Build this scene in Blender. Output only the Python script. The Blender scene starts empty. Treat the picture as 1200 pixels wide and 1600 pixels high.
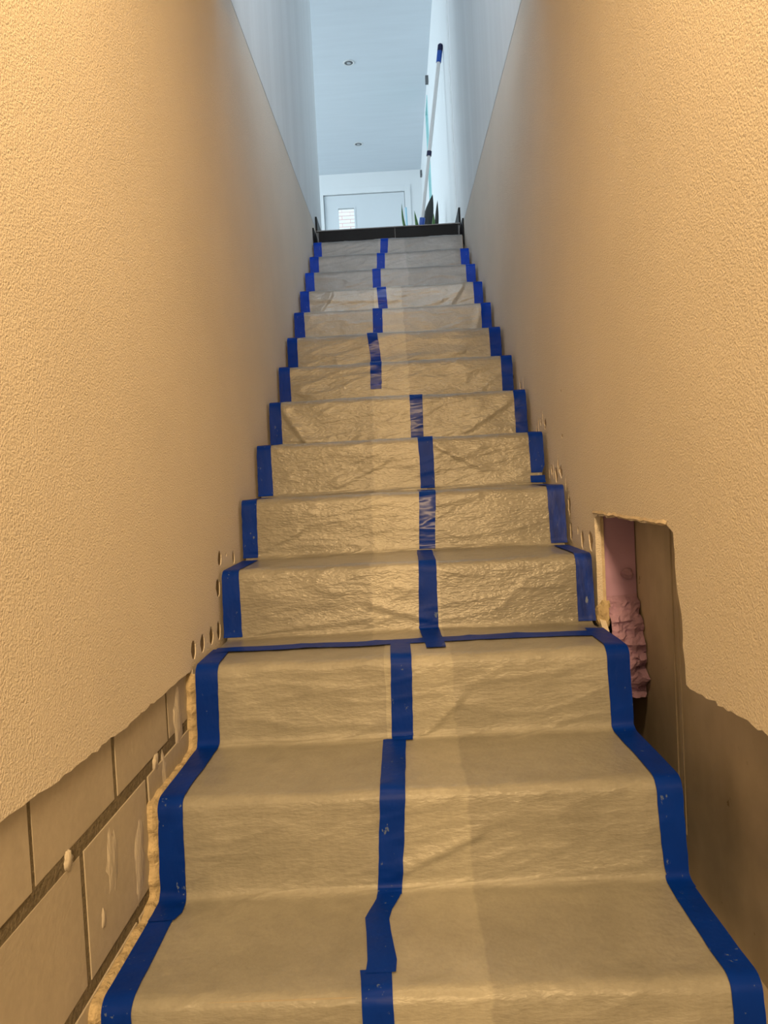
import bpy, bmesh, math, random
from mathutils import Vector, Matrix, noise
import numpy as np
from mathutils.geometry import delaunay_2d_cdt

random.seed(7)
C = bpy.context.scene.collection
sc = bpy.context.scene

# ------------------------------------------------------------------ camera, world, lights, exposure
def make_camera():
    pit, yaw, rol = -0.0358, -0.0214, -0.0508
    cy, sy, cp, sp, cr, sr = math.cos(yaw), math.sin(yaw), math.cos(pit), math.sin(pit), math.cos(rol), math.sin(rol)
    f = Vector((sy * cp, cy * cp, sp)); r = Vector((cy, -sy, 0)); u = r.cross(f)
    r2 = cr * r + sr * u; u2 = -sr * r + cr * u
    cam = bpy.data.cameras.new('camera'); o = bpy.data.objects.new('camera', cam); C.objects.link(o)
    m = Matrix((r2, u2, -f)).transposed().to_4x4(); m.translation = (-0.0045, -1.1031, 0.8883)
    o.matrix_world = m
    cam.sensor_fit = 'VERTICAL'; cam.sensor_height = 24.0; cam.lens = 24.0 * 1256.74 / 1600.0
    cam.clip_start = 0.02
    sc.camera = o
make_camera()

world = bpy.data.worlds.new('world'); sc.world = world; world.use_nodes = True
wb = world.node_tree.nodes['Background']; wb.inputs['Color'].default_value = (.74, .92, 1.0, 1); wb.inputs['Strength'].default_value = 1.7

def area(name, loc, target, energy, color, sx, sy=None, spread=math.pi):
    l = bpy.data.lights.new(name, 'AREA'); l.energy = energy; l.color = color
    if sy: l.shape = 'RECTANGLE'; l.size = sx; l.size_y = sy
    else: l.shape = 'DISK'; l.size = sx
    l.spread = spread
    o = bpy.data.objects.new(name, l); C.objects.link(o); o.location = loc
    d = Vector(target) - Vector(loc); o.rotation_euler = d.to_track_quat('-Z', 'Y').to_euler()
    return o
area('basement_ceiling_lamp', (0.0, -0.35, 2.32), (0.0, 0.1, 0.0), 12.4, (1.0, .645, .295), .30)
area('basement_far_lamp', (0.12, -3.2, 1.95), (0.0, 0.6, 0.8), 90, (1.0, .645, .295), .3)
area('daylight_hall_window', (-3.35, 6.9, 3.9), (0.4, 6.7, 3.75), 100, (.84, .94, 1.0), 3.6, 2.0)
area('upper_daylight_fill', (0.0, -0.42, 3.85), (0.0, 4.0, 3.7), 50, (.90, .96, 1.0), .85, 1.3)  # added fill light, no window modelled here; brightens upper walls and top steps

sc.view_settings.view_transform = 'Standard'; sc.view_settings.look = 'None'
sc.view_settings.gamma = 1; sc.view_settings.use_curve_mapping = False
sc.view_settings.exposure = 0.1

# ------------------------------------------------------------------ helpers
def mat(name, color, rough=.6, spec=.4, bump=None, mottle=None, metallic=0, coat=0, coatr=.2, trans=0, fleck=None):
    """bump: list of (scale xyz, strength, distance, detail); mottle: (scale xyz, amount); fleck: (scale xyz, threshold, colour)"""
    m = bpy.data.materials.new(name); m.use_nodes = True; nt = m.node_tree; N = nt.nodes; L = nt.links
    b = N['Principled BSDF']
    b.inputs['Base Color'].default_value = (*color, 1); b.inputs['Roughness'].default_value = rough
    b.inputs['Specular IOR Level'].default_value = spec; b.inputs['Metallic'].default_value = metallic
    b.inputs['Coat Weight'].default_value = coat; b.inputs['Coat Roughness'].default_value = coatr
    b.inputs['Transmission Weight'].default_value = trans
    tc = N.new('ShaderNodeTexCoord')
    def nz(scale, detail=3, rough_=.55, dist=0):
        mp = N.new('ShaderNodeMapping'); L.new(tc.outputs['Object'], mp.inputs['Vector'])
        mp.inputs['Scale'].default_value = scale
        t = N.new('ShaderNodeTexNoise'); t.inputs['Scale'].default_value = 1; t.inputs['Detail'].default_value = detail
        t.inputs['Roughness'].default_value = rough_; t.inputs['Distortion'].default_value = dist
        L.new(mp.outputs['Vector'], t.inputs['Vector']); return t.outputs['Fac']
    col = None
    for sc_, amt in (mottle or []):
        f = nz(sc_, 4)
        mr = N.new('ShaderNodeMapRange'); L.new(f, mr.inputs['Value'])
        mr.inputs['From Min'].default_value = .25; mr.inputs['From Max'].default_value = .75
        mr.inputs['To Min'].default_value = 1 - amt; mr.inputs['To Max'].default_value = 1 + amt
        mx = N.new('ShaderNodeMix'); mx.data_type = 'RGBA'; mx.blend_type = 'MULTIPLY'; mx.inputs['Factor'].default_value = 1
        if col is None: mx.inputs['A'].default_value = (*color, 1)
        else: L.new(col, mx.inputs['A'])
        L.new(mr.outputs['Result'], mx.inputs['B']); col = mx.outputs['Result']
    if fleck:
        f = nz(fleck[0], 4, .65)
        mr = N.new('ShaderNodeMapRange'); L.new(f, mr.inputs['Value'])
        mr.inputs['From Min'].default_value = fleck[1]; mr.inputs['From Max'].default_value = fleck[1] + .04
        mx = N.new('ShaderNodeMix'); mx.data_type = 'RGBA'; L.new(mr.outputs['Result'], mx.inputs['Factor'])
        if col is None: mx.inputs['A'].default_value = (*color, 1)
        else: L.new(col, mx.inputs['A'])
        mx.inputs['B'].default_value = (*fleck[2], 1); col = mx.outputs['Result']
    if col is not None: L.new(col, b.inputs['Base Color'])
    prev = None
    for sc_, st, dist, det in (bump or []):
        f = nz(sc_, det)
        bp = N.new('ShaderNodeBump'); bp.inputs['Strength'].default_value = st; bp.inputs['Distance'].default_value = dist
        L.new(f, bp.inputs['Height'])
        if prev: L.new(prev, bp.inputs['Normal'])
        prev = bp.outputs['Normal']
    if prev:
        L.new(prev, b.inputs['Normal'])
        if coat: L.new(prev, b.inputs['Coat Normal'])
    m['col'] = 1
    return m

def S(a): return (a, a, a)
M = {}
M['plaster'] = mat('textured plaster', (.80, .74, .66), .75, .3,
                   bump=[(S(270), .9, .0032, 2), (S(90), .25, .004, 2), (S(600), .4, .001, 2)], mottle=[(S(2.5), .04)])
M['plaster_core'] = mat('plaster board core', (.66, .56, .42), .9, .2, bump=[(S(120), .6, .003, 3)], mottle=[(S(60), .15)])
M['gouge'] = mat('gouged board', (.46, .37, .26), .9, .1, bump=[(S(70), .9, .006, 3)], mottle=[(S(70), .3)])
M['smooth'] = mat('smooth skim plaster', (.80, .83, .85), .55, .35, mottle=[((1.5, 5, .35), .06), ((3, 22, .8), .025)])
M['block'] = mat('sand lime block', (.52, .47, .40), .9, .2, bump=[(S(90), .4, .002, 4), (S(9), .3, .004, 2)],
                 mottle=[(S(5), .08), (S(60), .06)], fleck=((30, 30, 9), .69, (.62, .57, .5)))
M['mortar'] = mat('grey brown mortar', (.215, .185, .135), .95, .1, bump=[(S(150), .9, .006, 4)], mottle=[(S(90), .25)])
M['concrete'] = mat('raw concrete', (.47, .42, .35), .8, .25, bump=[(S(14), .25, .004, 4)], mottle=[(S(6), .2), ((4, 4, 1.0), .2)],
                    fleck=(S(22), .69, (.27, .23, .17)))
M['pink'] = mat('pink foam board', (.48, .32, .53), .8, .25, bump=[((9, 9, 40), .35, .003, 3)], mottle=[((3, 3, 12), .1)])
M['pink_rough'] = mat('broken pink foam', (.42, .28, .44), .9, .2, bump=[(S(60), .8, .006, 4)], mottle=[(S(30), .22)])
M['yellow'] = mat('yellow sealing foam', (.56, .46, .30), .85, .2, bump=[(S(70), .9, .008, 3)], mottle=[(S(40), .2)])
M['tape'] = mat('blue tape', (.0005, .029, .30), .46, .12, bump=[((26, 26, 11), .4, .005, 3), (S(140), .15, .001, 2)],
                mottle=[(S(9), .2)], fleck=((75, 75, 42), .655, (.10, .15, .30)))
M['tape_worn'] = mat('scuffed blue tape', (.003, .03, .29), .48, .3, bump=[((30, 30, 14), .5, .005, 3)],
                     mottle=[((60, 20, 14), .4)], fleck=((50, 30, 16), .64, (.15, .20, .36)))
M['tape_shiny'] = mat('wrinkled blue tape', (.0005, .029, .30), .25, .15, bump=[((10, 10, 26), .6, .006, 2)], mottle=[(S(12), .2)])
M['black'] = mat('black tile', (.004, .004, .005), .45, .08, mottle=[(S(20), .2)])
M['black_edge'] = mat('grey tile joint', (.16, .17, .18), .6, .3)
M['ceiling'] = mat('painted ceiling', (.70, .77, .83), .38, .4, bump=[((5, 30, 5), .10, .004, 3)], mottle=[((1.5, 12, 1), .03)])
M['white'] = mat('white paint', (.74, .775, .79), .45, .4)
M['door'] = mat('door paint', (.67, .72, .75), .4, .4)
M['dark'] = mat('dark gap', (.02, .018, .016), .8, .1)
M['floor'] = mat('hall floor tile', (.012, .012, .013), .3, .4, mottle=[(S(8), .2)])
M['cement'] = mat('cement floor', (.38, .33, .27), .85, .2, bump=[(S(30), .3, .003, 4)], mottle=[(S(5), .15)])
M['pole'] = mat('white pole', (.62, .63, .63), .35, .5)
M['grip'] = mat('blue grip', (.012, .07, .35), .45, .4)
M['navy'] = mat('navy cap', (.004, .008, .05), .45, .4)
M['leaf'] = mat('dark leaf', (.022, .027, .026), .5, .35, mottle=[((30, 30, 8), .35)])
M['leaf_green'] = mat('green leaf', (.05, .14, .03), .45, .4, mottle=[((40, 40, 20), .4)])
M['pot'] = mat('pot', (.3, .28, .26), .6, .3)
M['soil'] = mat('soil', (.05, .035, .025), .95, .1, bump=[(S(60), .8, .01, 3)])
M['glass'] = mat('window glass', (.9, 1.0, .98), .02, .5, trans=1.0)
M['glass_clear'] = mat('clear door glass', (1, 1, 1), .0, .5, trans=1.0)
M['aqua'] = mat('aqua window frame', (.38, .70, .72), .25, .5)
M['brick'] = mat('pale brick', (.97, .93, .91), .85, .2, mottle=[(S(14), .08)])
M['brick_mortar'] = mat('brick mortar', (.88, .58, .55), .9, .1)
M['steel'] = mat('brushed ring', (.55, .58, .60), .3, .5, metallic=.8)
M['lens'] = mat('lamp recess', (.10, .11, .12), .4, .5)
M['rod'] = mat('pale blue rod', (.40, .68, .82), .3, .5)

def paper_mat(name, base, doubled, crinkle=1.0, coat=.55):
    m = mat(name, base, .48, .4,
            bump=[((22, 22, 60), .35, .005, 3), ((75, 75, 190), .8 * crinkle, .003, 2)],
            mottle=[((5, 5, 7), .17), ((28, 28, 40), .08), ((150, 150, 60), .06)], coat=coat, coatr=.30)
    nt = m.node_tree; N = nt.nodes; L = nt.links; b = N['Principled BSDF']
    old = b.inputs['Base Color'].links[0].from_socket
    at = N.new('ShaderNodeAttribute'); at.attribute_name = 'lap'
    mr = N.new('ShaderNodeMapRange'); L.new(at.outputs['Fac'], mr.inputs['Value'])
    mr.inputs['From Min'].default_value = -.0025; mr.inputs['From Max'].default_value = .0025
    mr.inputs['To Min'].default_value = 0; mr.inputs['To Max'].default_value = 1
    mx = N.new('ShaderNodeMix'); mx.data_type = 'RGBA'; mx.blend_type = 'MULTIPLY'
    L.new(mr.outputs['Result'], mx.inputs['Factor']); L.new(old, mx.inputs['A'])
    mx.inputs['B'].default_value = (*[d / s for d, s in zip(doubled, base)], 1)
    L.new(mx.outputs['Result'], b.inputs['Base Color'])
    return m
M['paper'] = paper_mat('protective fleece with film', (.228, .222, .202), (.305, .296, .266), .7, .85)
M['paper_grey'] = paper_mat('greyer protective fleece', (.162, .165, .166), (.198, .20, .20), .4, .3)
M['paper_smooth'] = paper_mat('smoother protective fleece', (.285, .279, .25), (.355, .346, .306), .5, .25)

def tag(o, label=None, cat=None, group=None, kind=None):
    if label: o['label'] = label
    if cat: o['category'] = cat
    if group: o['group'] = group
    if kind: o['kind'] = kind
    return o
def empty(name, loc=(0, 0, 0)):
    o = bpy.data.objects.new(name, None); C.objects.link(o); o.location = loc; o.empty_display_size = .05
    return o
def link(name, me, m, parent=None, smooth=False):
    if m is not None and not me.materials: me.materials.append(m)
    if smooth:
        for p in me.polygons: p.use_smooth = True
    o = bpy.data.objects.new(name, me); C.objects.link(o)
    if parent:
        o.parent = parent
        o.matrix_parent_inverse = Matrix.Translation(parent.matrix_basis.translation).inverted()
    return o
def bm_obj(name, bm, m, parent=None, smooth=False):
    me = bpy.data.meshes.new(name); bmesh.ops.recalc_face_normals(bm, faces=bm.faces); bm.to_mesh(me); bm.free()
    return link(name, me, m, parent, smooth)
def add_box(bm, a, b, bev=0):
    x0, y0, z0 = (min(p, q) for p, q in zip(a, b)); x1, y1, z1 = (max(p, q) for p, q in zip(a, b))
    t = bmesh.new(); bmesh.ops.create_cube(t, size=1)
    for v in t.verts:
        v.co = Vector(((x0 + x1) / 2 + v.co.x * (x1 - x0), (y0 + y1) / 2 + v.co.y * (y1 - y0), (z0 + z1) / 2 + v.co.z * (z1 - z0)))
    if bev: bmesh.ops.bevel(t, geom=t.edges[:], offset=bev, segments=2, affect='EDGES', profile=.6)
    me = bpy.data.meshes.new('t'); t.to_mesh(me); t.free(); bm.from_mesh(me); bpy.data.meshes.remove(me)
def box(name, a, b, m, parent=None, bev=0):
    bm = bmesh.new(); add_box(bm, a, b, bev); return bm_obj(name, bm, m, parent)
def add_tube(bm, p0, p1, r0, r1=None, seg=16, cap=True):
    r1 = r0 if r1 is None else r1
    p0, p1 = Vector(p0), Vector(p1); d = p1 - p0; q = d.to_track_quat('Z', 'Y').to_matrix().to_4x4(); q.translation = (p0 + p1) / 2
    bmesh.ops.create_cone(bm, cap_ends=cap, segments=seg, radius1=r0, radius2=r1, depth=d.length, matrix=q)
def tube(name, p0, p1, r, m, parent=None, r1=None, seg=16):
    bm = bmesh.new(); add_tube(bm, p0, p1, r, r1, seg); return bm_obj(name, bm, m, parent)
def lathe(name, prof, centre, m, parent=None, seg=28):
    bm = bmesh.new(); rings = []
    for r, z in prof:
        rings.append([bm.verts.new((centre[0] + r * math.cos(2 * math.pi * i / seg), centre[1] + r * math.sin(2 * math.pi * i / seg), centre[2] + z)) for i in range(seg)])
    for A, B in zip(rings, rings[1:]):
        for i in range(seg): bm.faces.new((A[i], A[(i + 1) % seg], B[(i + 1) % seg], B[i]))
    bm.faces.new(rings[0]); bm.faces.new(rings[-1])
    return bm_obj(name, bm, m, parent, True)

def jag(pts, step, amp, seed, closed=False):
    """resample a polyline and roughen it"""
    out = []; n = len(pts); rnd = random.Random(seed)
    for i in range(n if closed else n - 1):
        a, b = pts[i], pts[(i + 1) % n]; L_ = math.hypot(b[0] - a[0], b[1] - a[1]); k = max(1, int(L_ / step))
        for j in range(k):
            t = j / k; j_ = 0 if (j == 0) else 1
            out.append((a[0] + (b[0] - a[0]) * t + rnd.gauss(0, amp) * j_, a[1] + (b[1] - a[1]) * t + rnd.gauss(0, amp) * j_))
    if not closed: out.append(pts[-1])
    return out
def blob(cy, cz, ry, rz, seed, n=14, amp=.14):
    rnd = random.Random(seed)
    return [(cy + ry * math.cos(a) * (1 + rnd.uniform(-amp, amp)), cz + rz * math.sin(a) * (1 + rnd.uniform(-amp, amp)))
            for a in [2 * math.pi * i / n for i in range(n)]]
def sheet_panel(name, outer, holes, x0, x1, m, parent=None, axis='x'):
    """flat plate with holes: outline in (y,z) between x0 and x1; axis 'y' takes (x,z) outlines between y0 and y1"""
    rings = [outer] + list(holes); pts = []; edges = []
    for ring in rings:
        n0 = len(pts); pts += [Vector(p) for p in ring]
        edges += [(n0 + a, n0 + (a + 1) % len(ring)) for a in range(len(ring))]
    V, _, F, _, _, _ = delaunay_2d_cdt(pts, edges, [], 0, 1e-6)
    def inside(p, ring):
        c = False
        for (ax, ay), (bx, by) in zip(ring, ring[1:] + ring[:1]):
            if (ay > p.y) != (by > p.y) and p.x < (bx - ax) * (p.y - ay) / (by - ay) + ax: c = not c
        return c
    tris = []
    for f in F:
        c = (V[f[0]] + V[f[1]] + V[f[2]]) / 3
        if inside(c, rings[0]) and not any(inside(c, h) for h in rings[1:]): tris.append(tuple(f))
    cnt = {}
    for f in tris:
        for a in range(3): cnt.setdefault(frozenset((f[a], f[(a + 1) % 3])), []).append((f[a], f[(a + 1) % 3]))
    n = len(V)
    place = (lambda p, d: (d, p.x, p.y)) if axis == 'x' else (lambda p, d: (p.x, d, p.y))
    verts = [place(p, x0) for p in V] + [place(p, x1) for p in V]
    faces = tris + [(c + n, b + n, a + n) for a, b, c in tris] + [(e[0][1], e[0][0], e[0][0] + n, e[0][1] + n) for e in cnt.values() if len(e) == 1]
    bm = bmesh.new(); bv = [bm.verts.new(v) for v in verts]
    for f in faces: bm.faces.new([bv[q] for q in f])
    bmesh.ops.delete(bm, geom=[v for v in bm.verts if not v.link_faces], context='VERTS')
    return bm_obj(name, bm, m, parent)

# ------------------------------------------------------------------ stair profile
G, R, NS = .30, .1702, 14
LAND_Y, LAND_Z = 4.2, 2.553
def corner(i):
    k, top = divmod(i, 2)
    return Vector((G * k, R * (k + 1))) if top else Vector((G * k - .016, R * k))
def prof(s):
    i = int(math.floor(s * 2)); i = max(0, min(2 * NS - 1, i)); t = s * 2 - i
    A, B = corner(i), corner(i + 1); ln = (B - A).length; d = t * ln
    for c, dist, prv, nxt in ((i, d, i - 1, i + 1), (i + 1, ln - d, i, i + 2)):
        rad = .017 if c % 2 else .026
        if dist < rad and 0 < c < 2 * NS:
            K = corner(c); P = K + (corner(prv) - K).normalized() * rad; Q = K + (corner(nxt) - K).normalized() * rad
            u = .5 + (.5 * (1 - dist / rad) - .5 if c == i + 1 else .5 * dist / rad)
            if c == i + 1: u = .5 * (1 - dist / rad)
            else: u = .5 + .5 * dist / rad
            return (1 - u) ** 2 * P + 2 * u * (1 - u) * K + u * u * Q
    return A + (B - A) * t
def nrm(s):
    a, b = prof(max(0, s - .006)), prof(min(NS, s + .006)); d = (b - a).normalized()
    return Vector((-d.y, d.x))
CREASES = [(-.03, 1.11, .10, 1.27, .005, .010), (-.09, 3.22, .04, 3.10, .004, .010), (-.42, 4.08, -.30, 4.22, .004, .012), (.11, 4.40, .22, 4.47, .004, .012),
           (-.41, 6.40, -.33, 6.05, .006, .016), (-.40, 6.10, -.25, 6.06, .004, .012), (.02, 2.02, .10, 2.24, .004, .010), (.24, 6.10, .40, 6.38, .004, .014), (-.2, 5.1, -.05, 5.3, .003, .015),
           (.12, 5.42, .26, 5.2, .004, .012), (-.38, 10.1, -.3, 10.42, .005, .016), (.28, 10.12, .36, 10.44, .005, .02), (.38, 9.05, .42, 9.42, .005, .014), (-.42, 3.05, -.1, 3.12, .003, .014),
           (-.40, 10.36, .02, 10.30, .004, .02), (.05, 10.12, .25, 10.26, .004, .02), (-.12, 8.1, .3, 8.22, .003, .016), (-.35, 1.22, -.12, 1.30, .002, .03), (.1, .30, .40, .24, .002, .03), (.0, 0.72, .12, .60, .002, .016)]
def crease(x, s):
    o = 0.0
    for x0, s0, x1, s1, h, w in CREASES:
        if abs(s - (s0 + s1) / 2) > .6: continue
        ax, ay, bx, by = x0, s0 * .34, x1, s1 * .34; dx, dy = bx - ax, by - ay; L2 = dx * dx + dy * dy
        t = ((x - ax) * dx + (s * .34 - ay) * dy) / L2; tt = min(1, max(0, t)); d = math.hypot(x - ax - dx * tt, s * .34 - ay - dy * tt)
        side = (x - ax) * dy - (s * .34 - ay) * dx
        ww = w * (.45 if side > 0 else 1.5)
        o += h * math.exp(-(d / ww) ** 2)
    return o
def disp(x, s):
    k = math.floor(s); f = s - k; p = Vector((x * 3.2, s * 2.6, 3.1)); q = Vector((x * 9, s * 8, k * 2.3)); w = Vector((x * 2 + s * 4, s * 7 - x * 5, 9.0))
    edge = min(1, max(0, (.46 - abs(x)) / .08))
    d = .0045 * (noise.noise(p) + .5) + .0022 * noise.noise(q)
    ridge = max(0, 1 - abs(noise.noise(w)) * 9)
    return max(0, d) * (.25 + .75 * edge) + .0018 * ridge * edge + crease(x, s) * edge
_sk = [0, .03, .07, .12, .18, .25, .32, .38, .42, .445, .465, .475, .485, .495, .505, .515, .525, .54, .57, .62, .68, .75, .82, .87, .9, .93, .945, .955, .965, .975, .985, .995]
_sk = [0, .005, .012, .02, .03, .04, .05] + [round(.065 + .0155 * i, 4) for i in range(25)] + [v for v in _sk if v > .448]
def s_samples(s0, s1):
    out = {round(s0, 5), round(s1, 5)}
    for k in range(int(s0) - 1, int(s1) + 2):
        for v in _sk:
            if s0 < k + v < s1: out.add(round(k + v, 5))
    return sorted(out)
def surf(x, s, off):
    p, n = prof(s), nrm(s); o = off + disp(x, s)
    return (x, p.x + n.x * o, p.y + n.y * o)
def strip(name, s0, s1, xl, xr, off, m, nx=5, parent=None, lap=None, curl=0, smooth=True):
    ss = s_samples(s0, s1); verts = []; faces = []; lapv = []
    for s in ss:
        a, b = xl(s), xr(s)
        for j in range(nx + 1):
            x = a + (b - a) * j / nx; e = max(0, 1 - min(j, nx - j)) if curl else 0
            verts.append(surf(x, s, off + curl * e))
            if lap: lapv.append(lap(x, s))
    for i in range(len(ss) - 1):
        for j in range(nx):
            q = i * (nx + 1) + j; faces.append((q, q + 1, q + nx + 2, q + nx + 1))
    me = bpy.data.meshes.new(name); me.from_pydata(verts, [], faces)
    if lap:
        at = me.attributes.new('lap', 'FLOAT', 'POINT'); at.data.foreach_set('value', lapv)
    return link(name, me, m, parent, smooth)
def lerp_nodes(nodes):
    ns = [n[0] for n in nodes]
    return (lambda s: float(np.interp(s, ns, [n[1] for n in nodes]))), (lambda s: float(np.interp(s, ns, [n[2] for n in nodes])))

# ------------------------------------------------------------------ the setting
XL, XR = -.470, .475          # inner faces of the stair walls
# concrete staircase under the paper
st = tag(empty('staircase', (0, 0, 0)), 'straight concrete staircase under the taped paper between the two walls', 'staircase', kind='structure')
for k in range(NS):
    box('step', (-.455, G * k, max(0, R * (k - 1)) if k else 0), (.455, LAND_Y - .0 if k == NS - 1 else G * (k + 2) if k < NS - 1 else LAND_Y, R * (k + 1) - .001 * 1), M['concrete'], st)
# floors
fl = tag(box('floor_basement', (-2.6, -4.2, -.12), (2.6, 0, 0), M['cement']), 'grey cement basement floor at the foot of the stairs', 'floor', kind='structure')
tag(box('floor_gap', (.456, 0, -.12), (.70, 4.2, -.0), M['cement']), 'bare cement at the bottom of the gap beside the concrete wall', 'floor', kind='structure')

fh = tag(box('floor_hall', (-3.4, LAND_Y + .012, LAND_Z - .22), (.47, 9.5, LAND_Z), M['floor']), 'black tiled floor of the hall at the top of the stairs', 'floor', kind='structure')
box('riser_tile', (-.452, LAND_Y, R * 14 + .008), (.0445, LAND_Y + .011, LAND_Z - .006), M['black'], fh, .0015)
box('riser_tile', (.0475, LAND_Y, R * 14 + .008), (.458, LAND_Y + .011, LAND_Z - .006), M['black'], fh, .0015)
box('tile_joint', (.0440, LAND_Y + .002, R * 14 + .008), (.0480, LAND_Y + .012, LAND_Z - .006), M['black_edge'], fh)
box('edge_trim', (-.465, LAND_Y - .003, LAND_Z - .0055), (.47, LAND_Y + .02, LAND_Z + .001), M['black_edge'], fh)
# skirting tiles beside the landing edge
for nm, a, b, lab in (
        ('baseboard_left', (XL, LAND_Y - .002, LAND_Z), (XL + .011, 4.68, LAND_Z + .092), 'black skirting tile on the landing along the left wall'),
        ('baseboard_right', (XR, LAND_Y - .002, LAND_Z), (XR - .011, 4.75, LAND_Z + .098), 'black skirting tile on the landing along the right wall'),
        ('baseboard_step_left', (XL, 3.965, R * 14 + .004), (XL + .009, LAND_Y - .004, R * 14 + .118), 'small black skirting tile on the top step by the left wall'),
        ('baseboard_step_right', (XR, 3.975, R * 14 - .03), (XR - .009, LAND_Y - .004, R * 14 + .128), 'small black skirting tile on the top step by the right wall')):
    b_ = box('skirting_tile', a, b, M['black'], None, .001); b_.name = nm; tag(b_, lab, 'skirting', kind='structure')

# left lower wall: plaster over sand-lime blocks
def lz(y): return 2.462 + (y - 1.529) * .0381
def rz(y): return 2.451 + (y - 1.61) * .0157
bottomL = jag([(-.55, .553), (-.225, .531), (-.13, .527), (.136, .514), (.371, .511), (.606, .511)], .018, .0016, 3)
sideL = jag([(.606, .511), (.606, .33)], .02, .0015, 4)
outer = bottomL + sideL[1:] + [(.606, 0), (4.2, 0), (4.2, lz(4.2)), (-.55, lz(-.55))]
holesL = [blob(.922, .718, .020, .020, 11), blob(1.088, .706, .014, .019, 12), blob(.885, .650, .022, .023, 13), blob(.868, .545, .020, .023, 14),
          blob(.790, .546, .019, .021, 15), blob(.704, .546, .020, .021, 16), blob(1.00, .722, .006, .006, 18), blob(.648, .5615, .022, .022, 17)]
holesL[-1] = blob(.612 + .012, .548, .019, .022, 17)
wl = sheet_panel('wall_left', outer, holesL, XL - .012, XL, M['plaster'])
tag(wl, 'cream textured plaster on the left stair wall above the bare blocks', 'wall', kind='structure')
box('backing', (XL - .20, -.55, 0), (XL - .0142, 4.2, 2.35), M['mortar'], wl)
rows = [(.004, .173, -.07), (.195, .384, .015), (.407, .600, -.132)]
rb = random.Random(5)
for z0, z1, yj in rows:
    y = yj - .291 * 2
    while y < .6:
        a, b = max(y + .0065, -.55), min(y + .2845, .606)
        if b - a > .03:
            d = rb.uniform(-.0012, .0012)
            box('block', (XL - .10, a, z0), (XL - .0125 + d, b, z1), M['block'], wl, .0012)
        y += .291
M['adhesive'] = mat('brown plaster adhesive', (.20, .155, .10), .95, .1, bump=[(S(90), .8, .004, 3)], mottle=[(S(60), .25)])
for hy, hz in ((.922, .718), (1.088, .706), (.885, .650), (.868, .545), (.790, .546), (.704, .546), (1.0, .722), (.624, .548)):
    tube('bare_spot', (XL - .0145, hy, hz), (XL - .0022, hy, hz), .026, M['adhesive'], wl, seg=14)
# patches of wiped plaster on the blocks, chips on the joint
def dab(name, x, cy, cz, ry, rz_, seed, m, parent, th=.003, out=1, n=18, tilt=0):
    bm = bmesh.new(); rnd = random.Random(seed); c = bm.verts.new((x + th * out, cy, cz)); ring = []; ring2 = []
    for i in range(n):
        a = 2 * math.pi * i / n; q = 1 + rnd.uniform(-.28, .22); yy, zz = ry * math.cos(a) * q, rz_ * math.sin(a) * q
        yy += tilt * zz
        ring.append(bm.verts.new((x + th * out * rnd.uniform(.5, 1.0), cy + yy * .8, cz + zz * .8))); ring2.append(bm.verts.new((x - .001 * out, cy + yy, cz + zz)))
    for i in range(n):
        j = (i + 1) % n; bm.faces.new((c, ring[i], ring[j])); bm.faces.new((ring[i], ring2[i], ring2[j], ring[j]))
    return bm_obj(name, bm, m, parent, True)
M['wipe'] = mat('wiped plaster smear', (.63, .58, .51), .8, .3, bump=[((60, 140, 40), .9, .004, 4)], mottle=[((30, 110, 20), .18)])
xb = XL - .0125
dab('plaster_smear', xb, .125, .318, .028, .058, 1, M['wipe'], wl, .0012)
dab('plaster_smear', xb, .245, .262, .026, .075, 2, M['wipe'], wl, .0014, tilt=.15)
dab('plaster_smear', xb, .410, .350, .020, .045, 3, M['wipe'], wl, .0018)
dab('plaster_smear', xb, .520, .430, .030, .060, 4, M['wipe'], wl, .002)
dab('plaster_smear', xb, .075, .255, .008, .016, 5, M['wipe'], wl, .0016)
dab('mortar_chip', xb - .003, -.030, .396, .012, .017, 6, M['wipe'], wl, .006)
dab('mortar_chip', xb - .003, .365, .394, .018, .022, 7, M['wipe'], wl, .006)
# yellow sealing foam between the blocks and the stair edge
def foam_strip():
    bm = bmesh.new(); prev = None; rnd = random.Random(8)
    for i in range(150):
        s = .02 + 2.46 * i / 149; p, n = prof(s), nrm(s); lump = noise.noise(Vector((s * 14, 2, 1))) ; o = -.013 + .008 * lump; n2 = rnd.uniform(-.0015, .0015)
        w = .001 + .003 * noise.noise(Vector((s * 20, 5, 1)))
        ring = [(XL - .014, p.x + n.x * (o + .012 + w), p.y + n.y * (o + .012 + w)), (XL - .003 + n2, p.x + n.x * (o + .013), p.y + n.y * (o + .013)), (-.4575, p.x + n.x * (o - .002 + n2), p.y + n.y * (o - .002)),
                (-.4575, p.x - n.x * .05, p.y - n.y * .05), (XL - .014, p.x - n.x * .05, p.y - n.y * .05)]
        ring = [bm.verts.new(v) for v in ring]
        if prev:
            for a in range(5): bm.faces.new((prev[a], prev[(a + 1) % 5], ring[(a + 1) % 5], ring[a]))
        prev = ring
    return bm_obj('sealing_foam', bm, M['yellow'], wl)
foam_strip()

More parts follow.
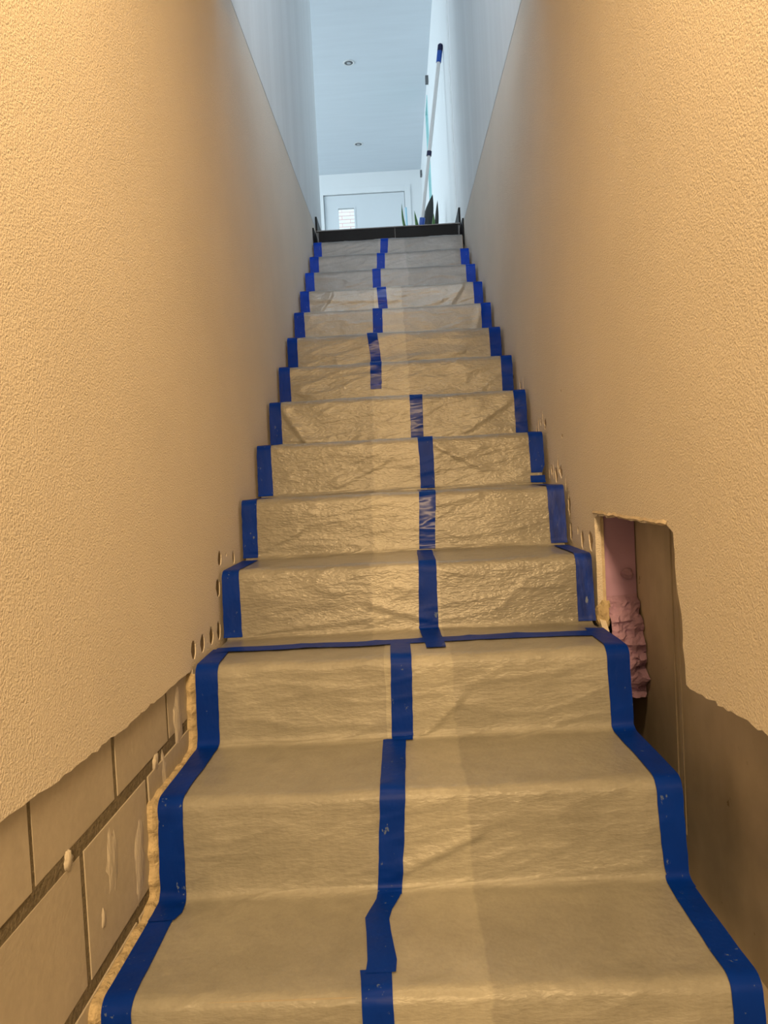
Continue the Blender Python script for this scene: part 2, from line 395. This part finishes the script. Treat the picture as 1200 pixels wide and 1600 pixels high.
# right lower wall: plaster board, pink insulation, raw concrete
holeR = jag([(-.55, .541), (-.019, .521), (.132, .518), (.254, .511), (.293, .512), (.303, .633), (.325, .698), (.331, .775), (.372, .790), (.526, .783), (.64, .790), (.775, .787), (.905, .778)], .016, .0022, 21)
holeR2 = jag([(.905, .778), (.909, .534), (.862, .500)], .02, .001, 22)
outer = holeR + holeR2[1:] + [(.862, 0), (4.2, 0), (4.2, rz(4.2)), (-.55, rz(-.55))]
gR = [blob(1.20, .800, .018, .030, 31, amp=.3), blob(1.19, .722, .015, .028, 32, amp=.3), blob(1.05, .712, .016, .024, 33, amp=.3), blob(.955, .716, .022, .026, 34, amp=.25),
      blob(1.30, .893, .020, .018, 35, amp=.45), blob(1.37, .885, .018, .022, 36, amp=.45), blob(1.44, .905, .011, .018, 37, amp=.4), blob(1.52, 1.055, .020, .018, 38, amp=.5), blob(1.60, 1.065, .014, .013, 39, amp=.5),
      blob(1.68, 1.045, .012, .022, 40, amp=.4), blob(1.26, 1.00, .012, .006, 41, amp=.4), blob(1.25, 1.130, .009, .007, 42, amp=.5), blob(2.0, 1.232, .02, .016, 43, amp=.4), blob(2.18, 1.29, .02, .02, 44, amp=.4), blob(2.5, 1.47, .02, .016, 45, amp=.4),
      blob(1.335, .915, .008, .028, 46, amp=.4), blob(1.41, .902, .007, .030, 47, amp=.4), blob(1.48, .893, .006, .022, 48, amp=.4), blob(1.56, 1.075, .007, .024, 49, amp=.4),
      blob(1.64, 1.062, .006, .026, 50, amp=.4), blob(1.93, 1.235, .006, .022, 51, amp=.4), blob(1.10, .735, .006, .012, 52, amp=.4), blob(2.02, 1.262, .005, .012, 53, amp=.4), blob(1.235, .86, .006, .020, 54, amp=.4)]
wr = sheet_panel('wall_right', outer, gR, XR, XR + .014, M['plaster'])
tag(wr, 'cream textured plaster on the right stair wall with a cut out hole', 'wall', kind='structure')
box('board_backing', (XR + .0028, .935, 0), (XR + .03, 4.2, 2.4), M['gouge'], wr)
box('board_backing', (XR + .0145, -.55, .80), (XR + .03, .935, 2.4), M['plaster_core'], wr)
# cut edge of plaster core along the hole
box('cut_edge', (XR + .0005, .9095, .50), (XR + .022, .934, .785), M['plaster_core'], wr)
# concrete wall: two panels with a form joint
cw = tag(empty('wall_right_concrete', (.58, 0, 0)), 'raw grey brown concrete wall behind the right plaster', 'wall', kind='structure')
box('concrete_panel', (.575, -.6, -.1), (.70, .628, 2.4), M['concrete'], cw, .002)
box('concrete_panel', (.577, .634, -.1), (.70, 4.2, 2.4), M['concrete'], cw, .002)
box('form_joint', (.5795, .62, -.1), (.70, .642, 2.4), M['mortar'], cw)
bm = bmesh.new()
for dy, w in ((.612, .004), (.650, .003)): add_box(bm, (.5735, dy, .1), (.5765, dy + w, .95))
bm_obj('form_ridge', bm, M['concrete'], cw)
# pink insulation board end
def insulation():
    bm = bmesh.new()
    ny, nz_ = 12, 14
    # clean upper part
    add_box(bm, (XR + .0225, .915, .575), (.5745, 1.35, .80))
    o = bm_obj('insulation_board', bm, M['pink'], wr)
    tag(o, 'pink foam insulation board inside the hole')
    # broken lower part: rough lumpy end face
    bm = bmesh.new(); rnd = random.Random(4); g = []
    n1, n2 = 10, 34
    for j in range(n2 + 1):
        z = .335 + (.578 - .335) * j / n2; row = []
        f = 1 - j / n2
        for i in range(n1 + 1):
            x = XR + .0225 + (.5745 - XR - .0225) * i / n1
            nn = noise.noise(Vector((x * 42, z * 38, 3))) + .5 * noise.noise(Vector((x * 95, z * 80, 7)))
            step = .014 * math.floor(noise.noise(Vector((x * 14, z * 30, 1))) * 3.0)
            y = .905 - .045 * min(1, f * 2.2) + .018 * nn + step * .6
            if f < .05: y = .914
            xx = x + (.006 * noise.noise(Vector((1, z * 40, 2))) if i == n1 else 0)
            row.append(bm.verts.new((min(xx, .575), y, z + .004 * noise.noise(Vector((x * 60, z * 60, 5))))))
        g.append(row)
    for j in range(n2):
        for i in range(n1): bm.faces.new((g[j][i], g[j][i + 1], g[j + 1][i + 1], g[j + 1][i]))
    # underside and back
    back = [bm.verts.new((XR + .0225 + (.5745 - XR - .0225) * i / n1, 1.30, .335)) for i in range(n1 + 1)]
    for i in range(n1): bm.faces.new((g[0][i + 1], g[0][i], back[i], back[i + 1]))
    tag(bm_obj('broken_insulation', bm, M['pink_rough'], wr), 'rough broken lower end of the pink foam')
    bm = bmesh.new(); bmesh.ops.create_icosphere(bm, subdivisions=3, radius=.016)
    for v in bm.verts:
        v.co *= 1 + .35 * noise.noise(v.co * 90); v.co = Vector((.553 + v.co.x, .914 + v.co.y * .6, .632 + v.co.z * .8))
    bm_obj('foam_lump', bm, M['pink_rough'], wr)
    # yellow foam bead at the foot of the cut edge
    bm = bmesh.new(); bmesh.ops.create_icosphere(bm, subdivisions=3, radius=.03)
    for v in bm.verts:
        v.co *= 1 + .35 * noise.noise(v.co * 60); v.co = Vector((.489 + v.co.x * .7, .905 + v.co.y * .5, .535 + v.co.z * 1.1))
    bm_obj('sealing_foam', bm, M['yellow'], wr)
insulation()
# torn paper lip over the top edge of the hole
bm = bmesh.new(); rnd = random.Random(2); pr = None
for i in range(26):
    y = .36 + .56 * i / 25; z = .7875 + .004 * noise.noise(Vector((y * 30, 0, 0))); h = .006 + .010 * max(0, noise.noise(Vector((y * 22, 4, 0))))
    r_ = [bm.verts.new((XR - .0005, y, z + h)), bm.verts.new((XR - .0025 - .009 * max(0, noise.noise(Vector((y * 14, 9, 0)))), y, z + .001)), bm.verts.new((XR + .004, y, z - .004))]
    if pr:
        for a in range(2): bm.faces.new((pr[a], pr[a + 1], r_[a + 1], r_[a]))
    pr = r_
bm_obj('torn_lip', bm, M['plaster_core'], wr)

# upper stairwell walls
def uwall(nm, x0, x1, zf, y1, lab, gap):
    ring = [(-.55, zf(-.55) + gap), (LAND_Y, zf(LAND_Y) + gap), (LAND_Y, LAND_Z - .02), (y1, LAND_Z - .02), (y1, 4.94), (-.55, 4.94)]
    o = sheet_panel(nm, ring, [], x0, x1, M['smooth'])
    return tag(o, lab, 'wall', kind='structure')
wul = uwall('wall_left_upper', XL - .20, XL - .0005, lz, 4.70, 'smooth white wall above the left plaster beside the landing', .0065)
wur = uwall('wall_right_upper', XR + .0005, XR + .14, rz, 4.43, 'smooth white wall above the right plaster beside the landing', .0065)
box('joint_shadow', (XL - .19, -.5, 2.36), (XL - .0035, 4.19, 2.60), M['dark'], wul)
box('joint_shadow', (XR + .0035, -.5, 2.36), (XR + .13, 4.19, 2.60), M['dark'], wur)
bd = box('corner_bead', (XR - .004, 4.43, LAND_Z), (XR + .14, 4.50, 4.93), M['white'], None, .002); bd.name = 'trim_1'
tag(bd, 'slim white corner bead where the right stair wall meets the hall', 'trim', kind='structure')
# hall shell
winY0, winY1, winZ0, winZ1 = 7.22, 7.62, 3.0, 4.80
wh = sheet_panel('wall_right_hall', [(4.50, LAND_Z - .2), (9.7, LAND_Z - .2), (9.7, 4.94), (4.50, 4.94)],
                 [[(winY0, winZ0), (winY1, winZ0), (winY1, winZ1), (winY0, winZ1)]], .470, .62, M['white'])
tag(wh, 'bright white right wall of the hall with a narrow window', 'wall', kind='structure')
FY = 9.5
dx0, dx1, dzt = -.812, .246, 4.665
wb_ = sheet_panel('wall_back', [(-3.6, LAND_Z - .2), (dx0, LAND_Z - .2), (dx0, dzt), (dx1, dzt), (dx1, LAND_Z - .2), (.62, LAND_Z - .2), (.62, 4.94), (-3.6, 4.94)], [], FY, FY + .15, M['white'], axis='y')
tag(wb_, 'white far wall of the hall around the front door', 'wall', kind='structure')
tag(box('ceiling_hall', (-3.6, -.6, 4.93), (.66, 9.7, 5.10), M['ceiling']), 'pale blue white ceiling over the hall and stairwell', 'ceiling', kind='structure')
tag(sheet_panel('wall_left_hall', [(4.2, LAND_Z - .2), (9.7, LAND_Z - .2), (9.7, 4.94), (4.2, 4.94)], [[(5.1, 2.85), (8.7, 2.85), (8.7, 4.8), (5.1, 4.8)]], -3.75, -3.6, M['white']),
    'white wall with the big window on the left of the hall', 'wall', kind='structure')
tag(box('wall_front_hall', (-3.6, 4.55, LAND_Z - .2), (XL - .20, 4.70, 4.94), M['white']), 'white hall wall behind the left stair wall', 'wall', kind='structure')
tag(box('wall_front_upper', (-.68, -.70, 2.36), (.70, -.62, 4.94), M['white']), 'white wall closing the stairwell above the basement', 'wall', kind='structure')
tag(box('floor_daylight_block', (-.66, -.62, 2.36), (.60, 1.28, 2.70), M['white']), 'unseen floor slab above the foot of the stairs, extended to block daylight', 'floor', kind='structure')  # out of view; reach chosen to keep upper daylight off the lower steps
# basement shell behind the camera
tag(box('ceiling_basement', (-2.6, -4.2, 2.36), (2.6, -.62, 2.5), M['white']), 'white basement ceiling behind the foot of the stairs', 'ceiling', kind='structure')
tag(box('wall_back_basement', (-2.6, -4.3, 0), (2.6, -4.2, 2.5), M['smooth']), 'plain wall at the far end of the basement', 'wall', kind='structure')
for s_, nm in ((-1, 'left'), (1, 'right')):
    tag(box('wall_%s_basement' % nm, (s_ * 2.6, -4.2, 0), (s_ * 2.7, -.5, 2.5), M['smooth']), 'plain %s wall of the basement room' % nm, 'wall', kind='structure')
    tag(box('wall_front_basement_%s' % nm, (s_ * (.67 if s_ < 0 else .70), -.60, 0), (s_ * 2.6, -.5, 2.5), M['smooth']), 'plain wall %s of the stair opening in the basement' % nm, 'wall', kind='structure')

# front door
door = tag(empty('door_1', ((dx0 + dx1) / 2, FY, LAND_Z)), 'white front door with a narrow glazed slot at the end of the hall', 'door', kind='structure')
px0, px1, pz1 = -.628, -.422, 4.490
sheet_panel('door_leaf', [(dx0 + .005, LAND_Z + .005), (dx1 - .005, LAND_Z + .005), (dx1 - .005, dzt - .005), (dx0 + .005, dzt - .005)],
            [[(px0, 2.95), (px1, 2.95), (px1, pz1), (px0, pz1)]], FY + .016, FY + .066, M['door'], door, axis='y')
box('door_rebate', (dx0, FY + .068, LAND_Z), (px0 - .03, FY + .10, dzt), M['black_edge'], door)
box('door_rebate', (px1 + .03, FY + .068, LAND_Z), (dx1, FY + .10, dzt), M['black_edge'], door)
box('door_rebate', (px0 - .03, FY + .068, pz1 + .02), (px1 + .03, FY + .10, dzt), M['black_edge'], door)
box('glass_pane', (px0 - .01, FY + .036, 2.94), (px1 + .01, FY + .042, pz1 + .01), M['glass_clear'], door)
bm = bmesh.new()
for a, b in (((px0 - .02, FY + .010, 2.93), (px0, FY + .020, pz1 + .02)), ((px1, FY + .010, 2.93), (px1 + .02, FY + .020, pz1 + .02)), ((px0, FY + .010, pz1), (px1, FY + .020, pz1 + .02))): add_box(bm, a, b)
bm_obj('glazing_bead', bm, M['door'], door)
for a, b in (((dx0 - .075, FY - .014, LAND_Z), (dx0, FY, dzt + .075)), ((dx1, FY - .014, LAND_Z), (dx1 + .075, FY, dzt + .075)), ((dx0, FY - .014, dzt), (dx1, FY, dzt + .075))):
    box('door_casing', a, b, M['white'], door, .002)
# brick wall outdoors, seen through the slot
bw = tag(empty('garden_wall', (-.6, 10.7, 2.6)), 'pale brick wall outdoors seen through the slot in the door', 'wall', kind='structure')
box('mortar_bed', (-1.4, 10.712, 2.6), (.2, 10.80, 5.6), M['brick_mortar'], bw)
bmesh_b = None
for i in range(57):
    for j in range(6):
        x = -1.38 + j * .245 + (.12 if i % 2 else 0); z = 2.66 + i * .052
        if bmesh_b is None:
            bb = box('brick', (-.118, -.004, 0), (.118, .03, .041), M['brick'], bw); bmesh_b = bb.data
        else:
            bb = bpy.data.objects.new('brick', bmesh_b); C.objects.link(bb)
        bb.parent = bw; bb.matrix_parent_inverse = Matrix.Identity(4)
        bb.location = Vector((x + .118 + random.uniform(-.003, .003), 10.712 + random.uniform(-.003, .003), z)) - bw.location
# narrow window in the right hall wall
wn = tag(empty('window_1', (.47, (winY0 + winY1) / 2, winZ0)), 'tall narrow aqua glazed window in the right hall wall', 'window', kind='structure')
bm = bmesh.new(); t = .035
for a, b in (((.463, winY0, winZ0), (.53, winY0 + t, winZ1)), ((.463, winY1 - t, winZ0), (.53, winY1, winZ1)), ((.463, winY0 + t, winZ0), (.53, winY1 - t, winZ0 + t)), ((.463, winY0 + t, winZ1 - t), (.53, winY1 - t, winZ1))): add_box(bm, a, b)
bm_obj('window_frame', bm, M['aqua'], wn)
box('window_pane', (.485, winY0 + t, winZ0 + t), (.491, winY1 - t, winZ1 - t), M['glass'], wn)

# ------------------------------------------------------------------ hall things
def downlight(x, y, lab):
    r = tag(empty('ceiling_light', (x, y, 4.93)), lab, 'light', 'recessed ceiling lights')
    bm = bmesh.new(); n = 28; pr_ = [(.040, .0), (.040, -.004), (.052, -.006), (.058, -.001)]
    rings = [[bm.verts.new((x + a * math.cos(2 * math.pi * i / n), y + a * math.sin(2 * math.pi * i / n), 4.93 + b)) for i in range(n)] for a, b in pr_]
    for A, B in zip(rings, rings[1:]):
        for i in range(n): bm.faces.new((A[i], A[(i + 1) % n], B[(i + 1) % n], B[i]))
    bm_obj('ring', bm, M['white'], r, True)
    tube('lamp_face', (x, y, 4.9295), (x, y, 4.9265), .040, M['lens'], r, seg=24)
    tube('bulb', (x, y - .004, 4.929), (x, y - .004, 4.9215), .020, M['steel'], r, seg=20)
downlight(-.291, 6.756, 'round recessed ceiling light nearer the stairs, the upper one')
downlight(-.294, 8.611, 'round recessed ceiling light nearer the front door, the lower one')

# telescopic pole
p0, p1 = Vector((.218, 4.90, LAND_Z + .002)), Vector((.4555, 4.93, 4.085))
pole = tag(empty('telescopic_pole', p0), 'white telescopic pole with blue grips leaning on the hall wall', 'pole')
P = lambda t: p0 + (p1 - p0) * t
tube('lower_tube', P(.17), P(.48), .0125, M['pole'], pole)
tube('upper_tube', P(.48), P(.915), .0145, M['pole'], pole)
tag(tube('lock_collar', P(.470), P(.492), .0185, M['navy'], pole), 'black locking collar')
tag(tube('foot_grip', P(.0), P(.175), .019, M['grip'], pole, r1=.021), 'blue lower end')
tag(tube('hand_grip', P(.912), P(.965), .0185, M['grip'], pole, r1=.019), 'blue hand grip')
bm = bmesh.new(); add_tube(bm, P(.965), P(.993), .0195, .0195); add_tube(bm, P(.993), P(1.0), .0195, .011)
tag(bm_obj('end_cap', bm, M['navy'], pole), 'dark navy end cap')

# potted plant
pl = tag(empty('potted_plant', (.31, 5.42, LAND_Z)), 'plant with sword shaped leaves on the hall floor behind the landing edge', 'plant')
lathe('pot', [(.060, 0), (.066, .01), (.082, .15), (.086, .155), (.086, .165), (.076, .165), (.074, .14)], (.31, 5.42, LAND_Z), M['pot'], pl)
lathe('soil', [(.073, 0), (.073, .004)], (.31, 5.42, LAND_Z + .142), M['soil'], pl)
def leaf(b, tip, w, m, bend=.02, lab=None, nx=4, ns=14):
    b, tip = Vector(b), Vector(tip); bm = bmesh.new(); rows_ = []; d = tip - b; side = Vector((1, 0, 0)); side = (side - d.normalized() * side.dot(d.normalized())).normalized(); nn = d.normalized().cross(side)
    for th in (0, 1):
        g = []
        for i in range(ns + 1):
            t = i / ns; ww = w * (.55 + .45 * math.sin(min(1, t * 1.5) * math.pi / 2)) * (1 - max(0, (t - .62) / .38) ** 1.7); c = b + d * t + side * bend * math.sin(t * math.pi)
            g.append([bm.verts.new(c + side * ww * (j / nx - .5) + nn * ((.25 * ww * abs(j / nx - .5) * 2 - .003 * th))) for j in range(nx + 1)])
        for i in range(ns):
            for j in range(nx): bm.faces.new((g[i][j], g[i][j + 1], g[i + 1][j + 1], g[i + 1][j]))
        rows_.append(g)
    A, B = rows_
    for i in range(ns):
        for j in (0, nx): bm.faces.new((A[i][j], A[i + 1][j], B[i + 1][j], B[i][j]))
    bmesh.ops.remove_doubles(bm, verts=bm.verts, dist=1e-5)
    o = bm_obj('leaf', bm, m, pl, True)
    if lab: tag(o, lab)
zs = LAND_Z + .14
leaf((.285, 5.41, zs), (.372, 5.40, 3.165), .078, M['leaf'], -.012, 'broad dark charcoal leaf')
leaf((.365, 5.45, zs), (.412, 5.47, 3.140), .032, M['leaf'], .004, 'narrow dark leaf')
leaf((.270, 5.44, zs), (.222, 5.46, 3.065), .028, M['leaf_green'], .0, 'narrow green leaf')
leaf((.255, 5.39, zs), (.122, 5.40, 3.110), .020, M['leaf_green'], -.045, 'long thin green leaf')
leaf((.340, 5.38, zs), (.372, 5.38, 3.010), .030, M['leaf_green'], .004)
rd = tag(tube('rod', (.16, 5.36, LAND_Z + .001), (.157, 5.56, 3.125), .0085, M['rod']), 'thin pale blue upright rod beside the plant in front of the door', 'rod')
# small dark fittings on the right hall wall
box_ = box('wall_fitting', (.470, 6.88, 4.765), (.440, 6.94, 4.83), M['lens'], None, .003); tag(box_, 'small dark fitting high on the right hall wall above the pole', 'fitting')
box_ = box('wall_fitting', (.470, 9.15, 4.72), (.446, 9.22, 4.79), M['lens'], None, .003); tag(box_, 'tiny dark fitting high on the hall wall by the far corner', 'fitting')

# ------------------------------------------------------------------ protective paper, eight sheets
def sheet(s0, s1, xa, xb, off, lapf, m, lab, nx):
    o = strip('protective_sheet', s0, s1, lambda s: xa + .003 * noise.noise(Vector((s * 5, xa, 0))), lambda s: xb + .003 * noise.noise(Vector((s * 5, xb, 0))), off, m, nx, lap=lapf)
    return tag(o, lab, 'paper', 'protective paper sheets on the stairs')
def jn(s, seed): return .006 * noise.noise(Vector((s * 11, seed, 0))) + .005 * noise.noise(Vector((s * 37, seed, 4)))
none = lambda x, s: -1.0
runs = [  # s0, s1, seam x, lap edge x, material, label
    (.0, 2.74, -.045, .088, 'paper_smooth', 'at the foot of the stairs'),
    (2.715, 6.97, .070, -.088, 'paper', 'on the fourth to seventh steps'),
    (6.955, 10.97, -.075, .052, 'paper', 'on the eighth to eleventh steps'),
    (10.955, 13.985, -.050, .098, 'paper_grey', 'on the top three steps')]
for i, (s0, s1, seam, lapx, m, lab) in enumerate(runs):
    o_ = .004 + (.0010 if i % 2 else 0)
    if lapx > seam:
        sheet(s0, s1, -.452, lapx, o_, none, M[m], 'beige paper sheet taped down left of the centre tape ' + lab, 80)
        sheet(s0, s1, seam - .012, .452, o_ + .0012, (lambda x, s, e=lapx, q=i: e + jn(s, q) - x), M[m], 'beige paper sheet taped down right of the centre tape ' + lab, 80)
    else:
        sheet(s0, s1, lapx, .452, o_, none, M[m], 'beige paper sheet taped down right of the centre tape ' + lab, 80)
        sheet(s0, s1, -.452, seam + .012, o_ + .0012, (lambda x, s, e=lapx, q=i: x - e - jn(s, q)), M[m], 'beige paper sheet taped down left of the centre tape ' + lab, 80)

# ------------------------------------------------------------------ blue tape, each strip its own thing
ORD = ['first', 'second', 'third', 'fourth', 'fifth', 'sixth', 'seventh', 'eighth', 'ninth', 'tenth', 'eleventh', 'twelfth', 'thirteenth', 'fourteenth']
def tape(nodes, lab, group, off=.0076, m='tape', nx=5, wob=.0012):
    nodes = sorted(nodes); a, b = lerp_nodes(nodes); q = random.random() * 50
    o = strip('tape_strip', nodes[0][0], nodes[-1][0], lambda s: a(s) + wob * noise.noise(Vector((s * 16, q, 0))), lambda s: b(s) + wob * noise.noise(Vector((s * 16, q, 9))), off, M[m], nx)
    return tag(o, lab, 'tape', group)
GL, GC, GR = 'blue tape along the left edge', 'blue tape along the centre seam', 'blue tape along the right edge'
# left edge
tape([(.0, -.460, -.417), (.5, -.4615, -.418), (.88, -.4605, -.420), (.93, -.459, -.424)], 'blue tape strip on the left edge over the bottom riser and the tread above it', GL, .0068)
tape([(.86, -.462, -.417), (.90, -.4605, -.409), (1.0, -.461, -.414), (1.5, -.461, -.417), (2.0, -.4605, -.413), (2.5, -.4605, -.412), (2.78, -.4605, -.418)],
     'long blue tape strip on the left edge over the second and third risers', GL, .0078)
wL = {3: (-.4605, -.416), 4: (-.461, -.420), 5: (-.461, -.414), 6: (-.460, -.418), 7: (-.461, -.417), 8: (-.4605, -.418), 9: (-.4605, -.412), 10: (-.4605, -.414), 11: (-.4605, -.413), 12: (-.4605, -.410), 13: (-.4605, -.412)}
for k, (a, b) in wL.items():
    j = random.uniform(-.003, .003)
    tape([(k + .012, a, b + .002), (k + .5, a, b + j), (k + .96, a, b)], 'blue tape strip at the left edge of the %s riser from the bottom' % ORD[k], GL, .0078, 'tape_shiny' if k in (8,) else 'tape')
# right edge
tape([(.0, .417, .4615), (.5, .4175, .4615), (.9, .418, .4605), (1.03, .420, .4610)], 'blue tape strip on the right edge over the bottom riser and the tread above it', GR, .0078)
tape([(.93, .433, .4620), (1.0, .424, .4620), (1.12, .419, .4620), (1.28, .4165, .4615), (1.5, .416, .4615), (2.0, .414, .461), (2.5, .413, .461), (2.86, .416, .4605)],
     'long blue tape strip on the right edge over the second and third risers', GR, .0082)
wR = {3: (.418, .4605), 4: (.414, .4605), 6: (.418, .4605), 7: (.417, .4605), 8: (.413, .4605), 9: (.414, .4605), 10: (.416, .4605), 11: (.411, .4605), 12: (.412, .4605)}
for k, (a, b) in wR.items():
    j = random.uniform(-.003, .003)
    tape([(k + .012, a, b), (k + .5, a + j, b), (k + .96, a, b)], 'blue tape strip at the right edge of the %s riser from the bottom' % ORD[k], GR, .0078,
         'tape_worn' if k in (3, 4) else 'tape_shiny' if k in (6, 7, 8, 9) else 'tape')
tape([(5.135, .416, .452), (5.2, .416, .4605), (5.5, .414, .4605), (5.96, .415, .4605)], 'blue tape strip at the right edge on the upper part of the sixth riser', GR)
tape([(5.012, .414, .4605), (5.108, .413, .4600)], 'short stub of blue tape at the right edge under a gap on the sixth riser', GR, .0078, 'tape_shiny')
# centre seam: lower run
tape([(0, -.094, -.047), (.5, -.094, -.050), (.585, -.098, -.052)], 'blue tape strip on the centre seam of the bottom riser', GC, .0076)
tape([(.57, -.090, -.045), (.62, -.088, -.044), (.77, -.093, -.0555), (.85, -.0985, -.058), (.855, -.092, -.056), (.93, -.080, -.041), (.965, -.078, -.036)], 'crooked blue tape strip on the lowest tread between two seam strips', GC, .0082)
tape([(.95, -.0785, -.036), (1.03, -.078, -.035), (1.5, -.067, -.022), (1.96, -.066, -.018)], 'blue tape strip on the centre seam of the second riser and the tread above it', GC, .0080)
tape([(1.95, -.048, -.0035), (2.03, -.048, -.003), (2.5, -.043, .002), (2.76, -.045, .000)], 'blue tape strip on the centre seam of the third riser', GC, .0084)
tape([(2.60, .037, .080), (2.8, .031, .076), (3.02, .025, .073), (3.5, .032, .076), (3.96, .034, .076)], 'blue tape strip on the centre seam of the fourth riser', GC, .0090)
tape([(4.01, .041, .087), (4.15, .043, .088), (4.5, .049, .097), (4.95, .05, .096)], 'blue tape strip on the centre seam of the fifth riser', GC, .0074, 'tape_shiny')
tape([(5.01, .061, .107), (5.25, .063, .108), (5.5, .060, .108), (5.95, .06, .106)], 'blue tape strip on the centre seam of the sixth riser', GC)
tape([(6.01, .043, .088), (6.5, .046, .092), (6.95, .046, .092)], 'blue tape strip on the centre seam of the seventh riser', GC, .0080, 'tape_shiny')
tape([(7.20, -.101, -.057), (7.5, -.098, -.053), (7.95, -.097, -.053)], 'blue tape strip stopping part way down the eighth riser on the seam', GC, .0080, 'tape_shiny')
tape([(8.01, -.102, -.057), (8.25, -.104, -.060), (8.5, -.114, -.069), (8.95, -.11, -.066)], 'slanting blue tape strip on the centre seam of the ninth riser', GC, .0080, 'tape_shiny')
tape([(9.01, -.095, -.050), (9.5, -.091, -.046), (9.95, -.09, -.045)], 'blue tape strip on the centre seam of the tenth riser', GC)
tape([(10.01, -.064, -.018), (10.5, -.072, -.025), (10.95, -.07, -.024)], 'blue tape strip on the centre seam of the eleventh riser', GC, .0080, 'tape_shiny')
tape([(11.16, -.097, -.053), (11.5, -.096, -.050), (11.95, -.095, -.05)], 'short blue tape strip ending part way down the twelfth riser on the seam', GC)
tape([(12.01, -.078, -.031), (12.5, -.071, -.024), (12.95, -.07, -.024)], 'blue tape strip on the centre seam of the thirteenth riser', GC)
tape([(13.01, -.062, -.016), (13.5, -.047, .000), (13.95, -.046, .0)], 'slanting blue tape strip on the centre seam of the top riser', GC)
# tape across the tread between the lower and middle sheets
tape([(2.705, -.452, .428), (2.80, -.452, .425)], 'blue tape strip laid across the third tread where two sheets meet', None, .0084, 'tape', 40, .004)
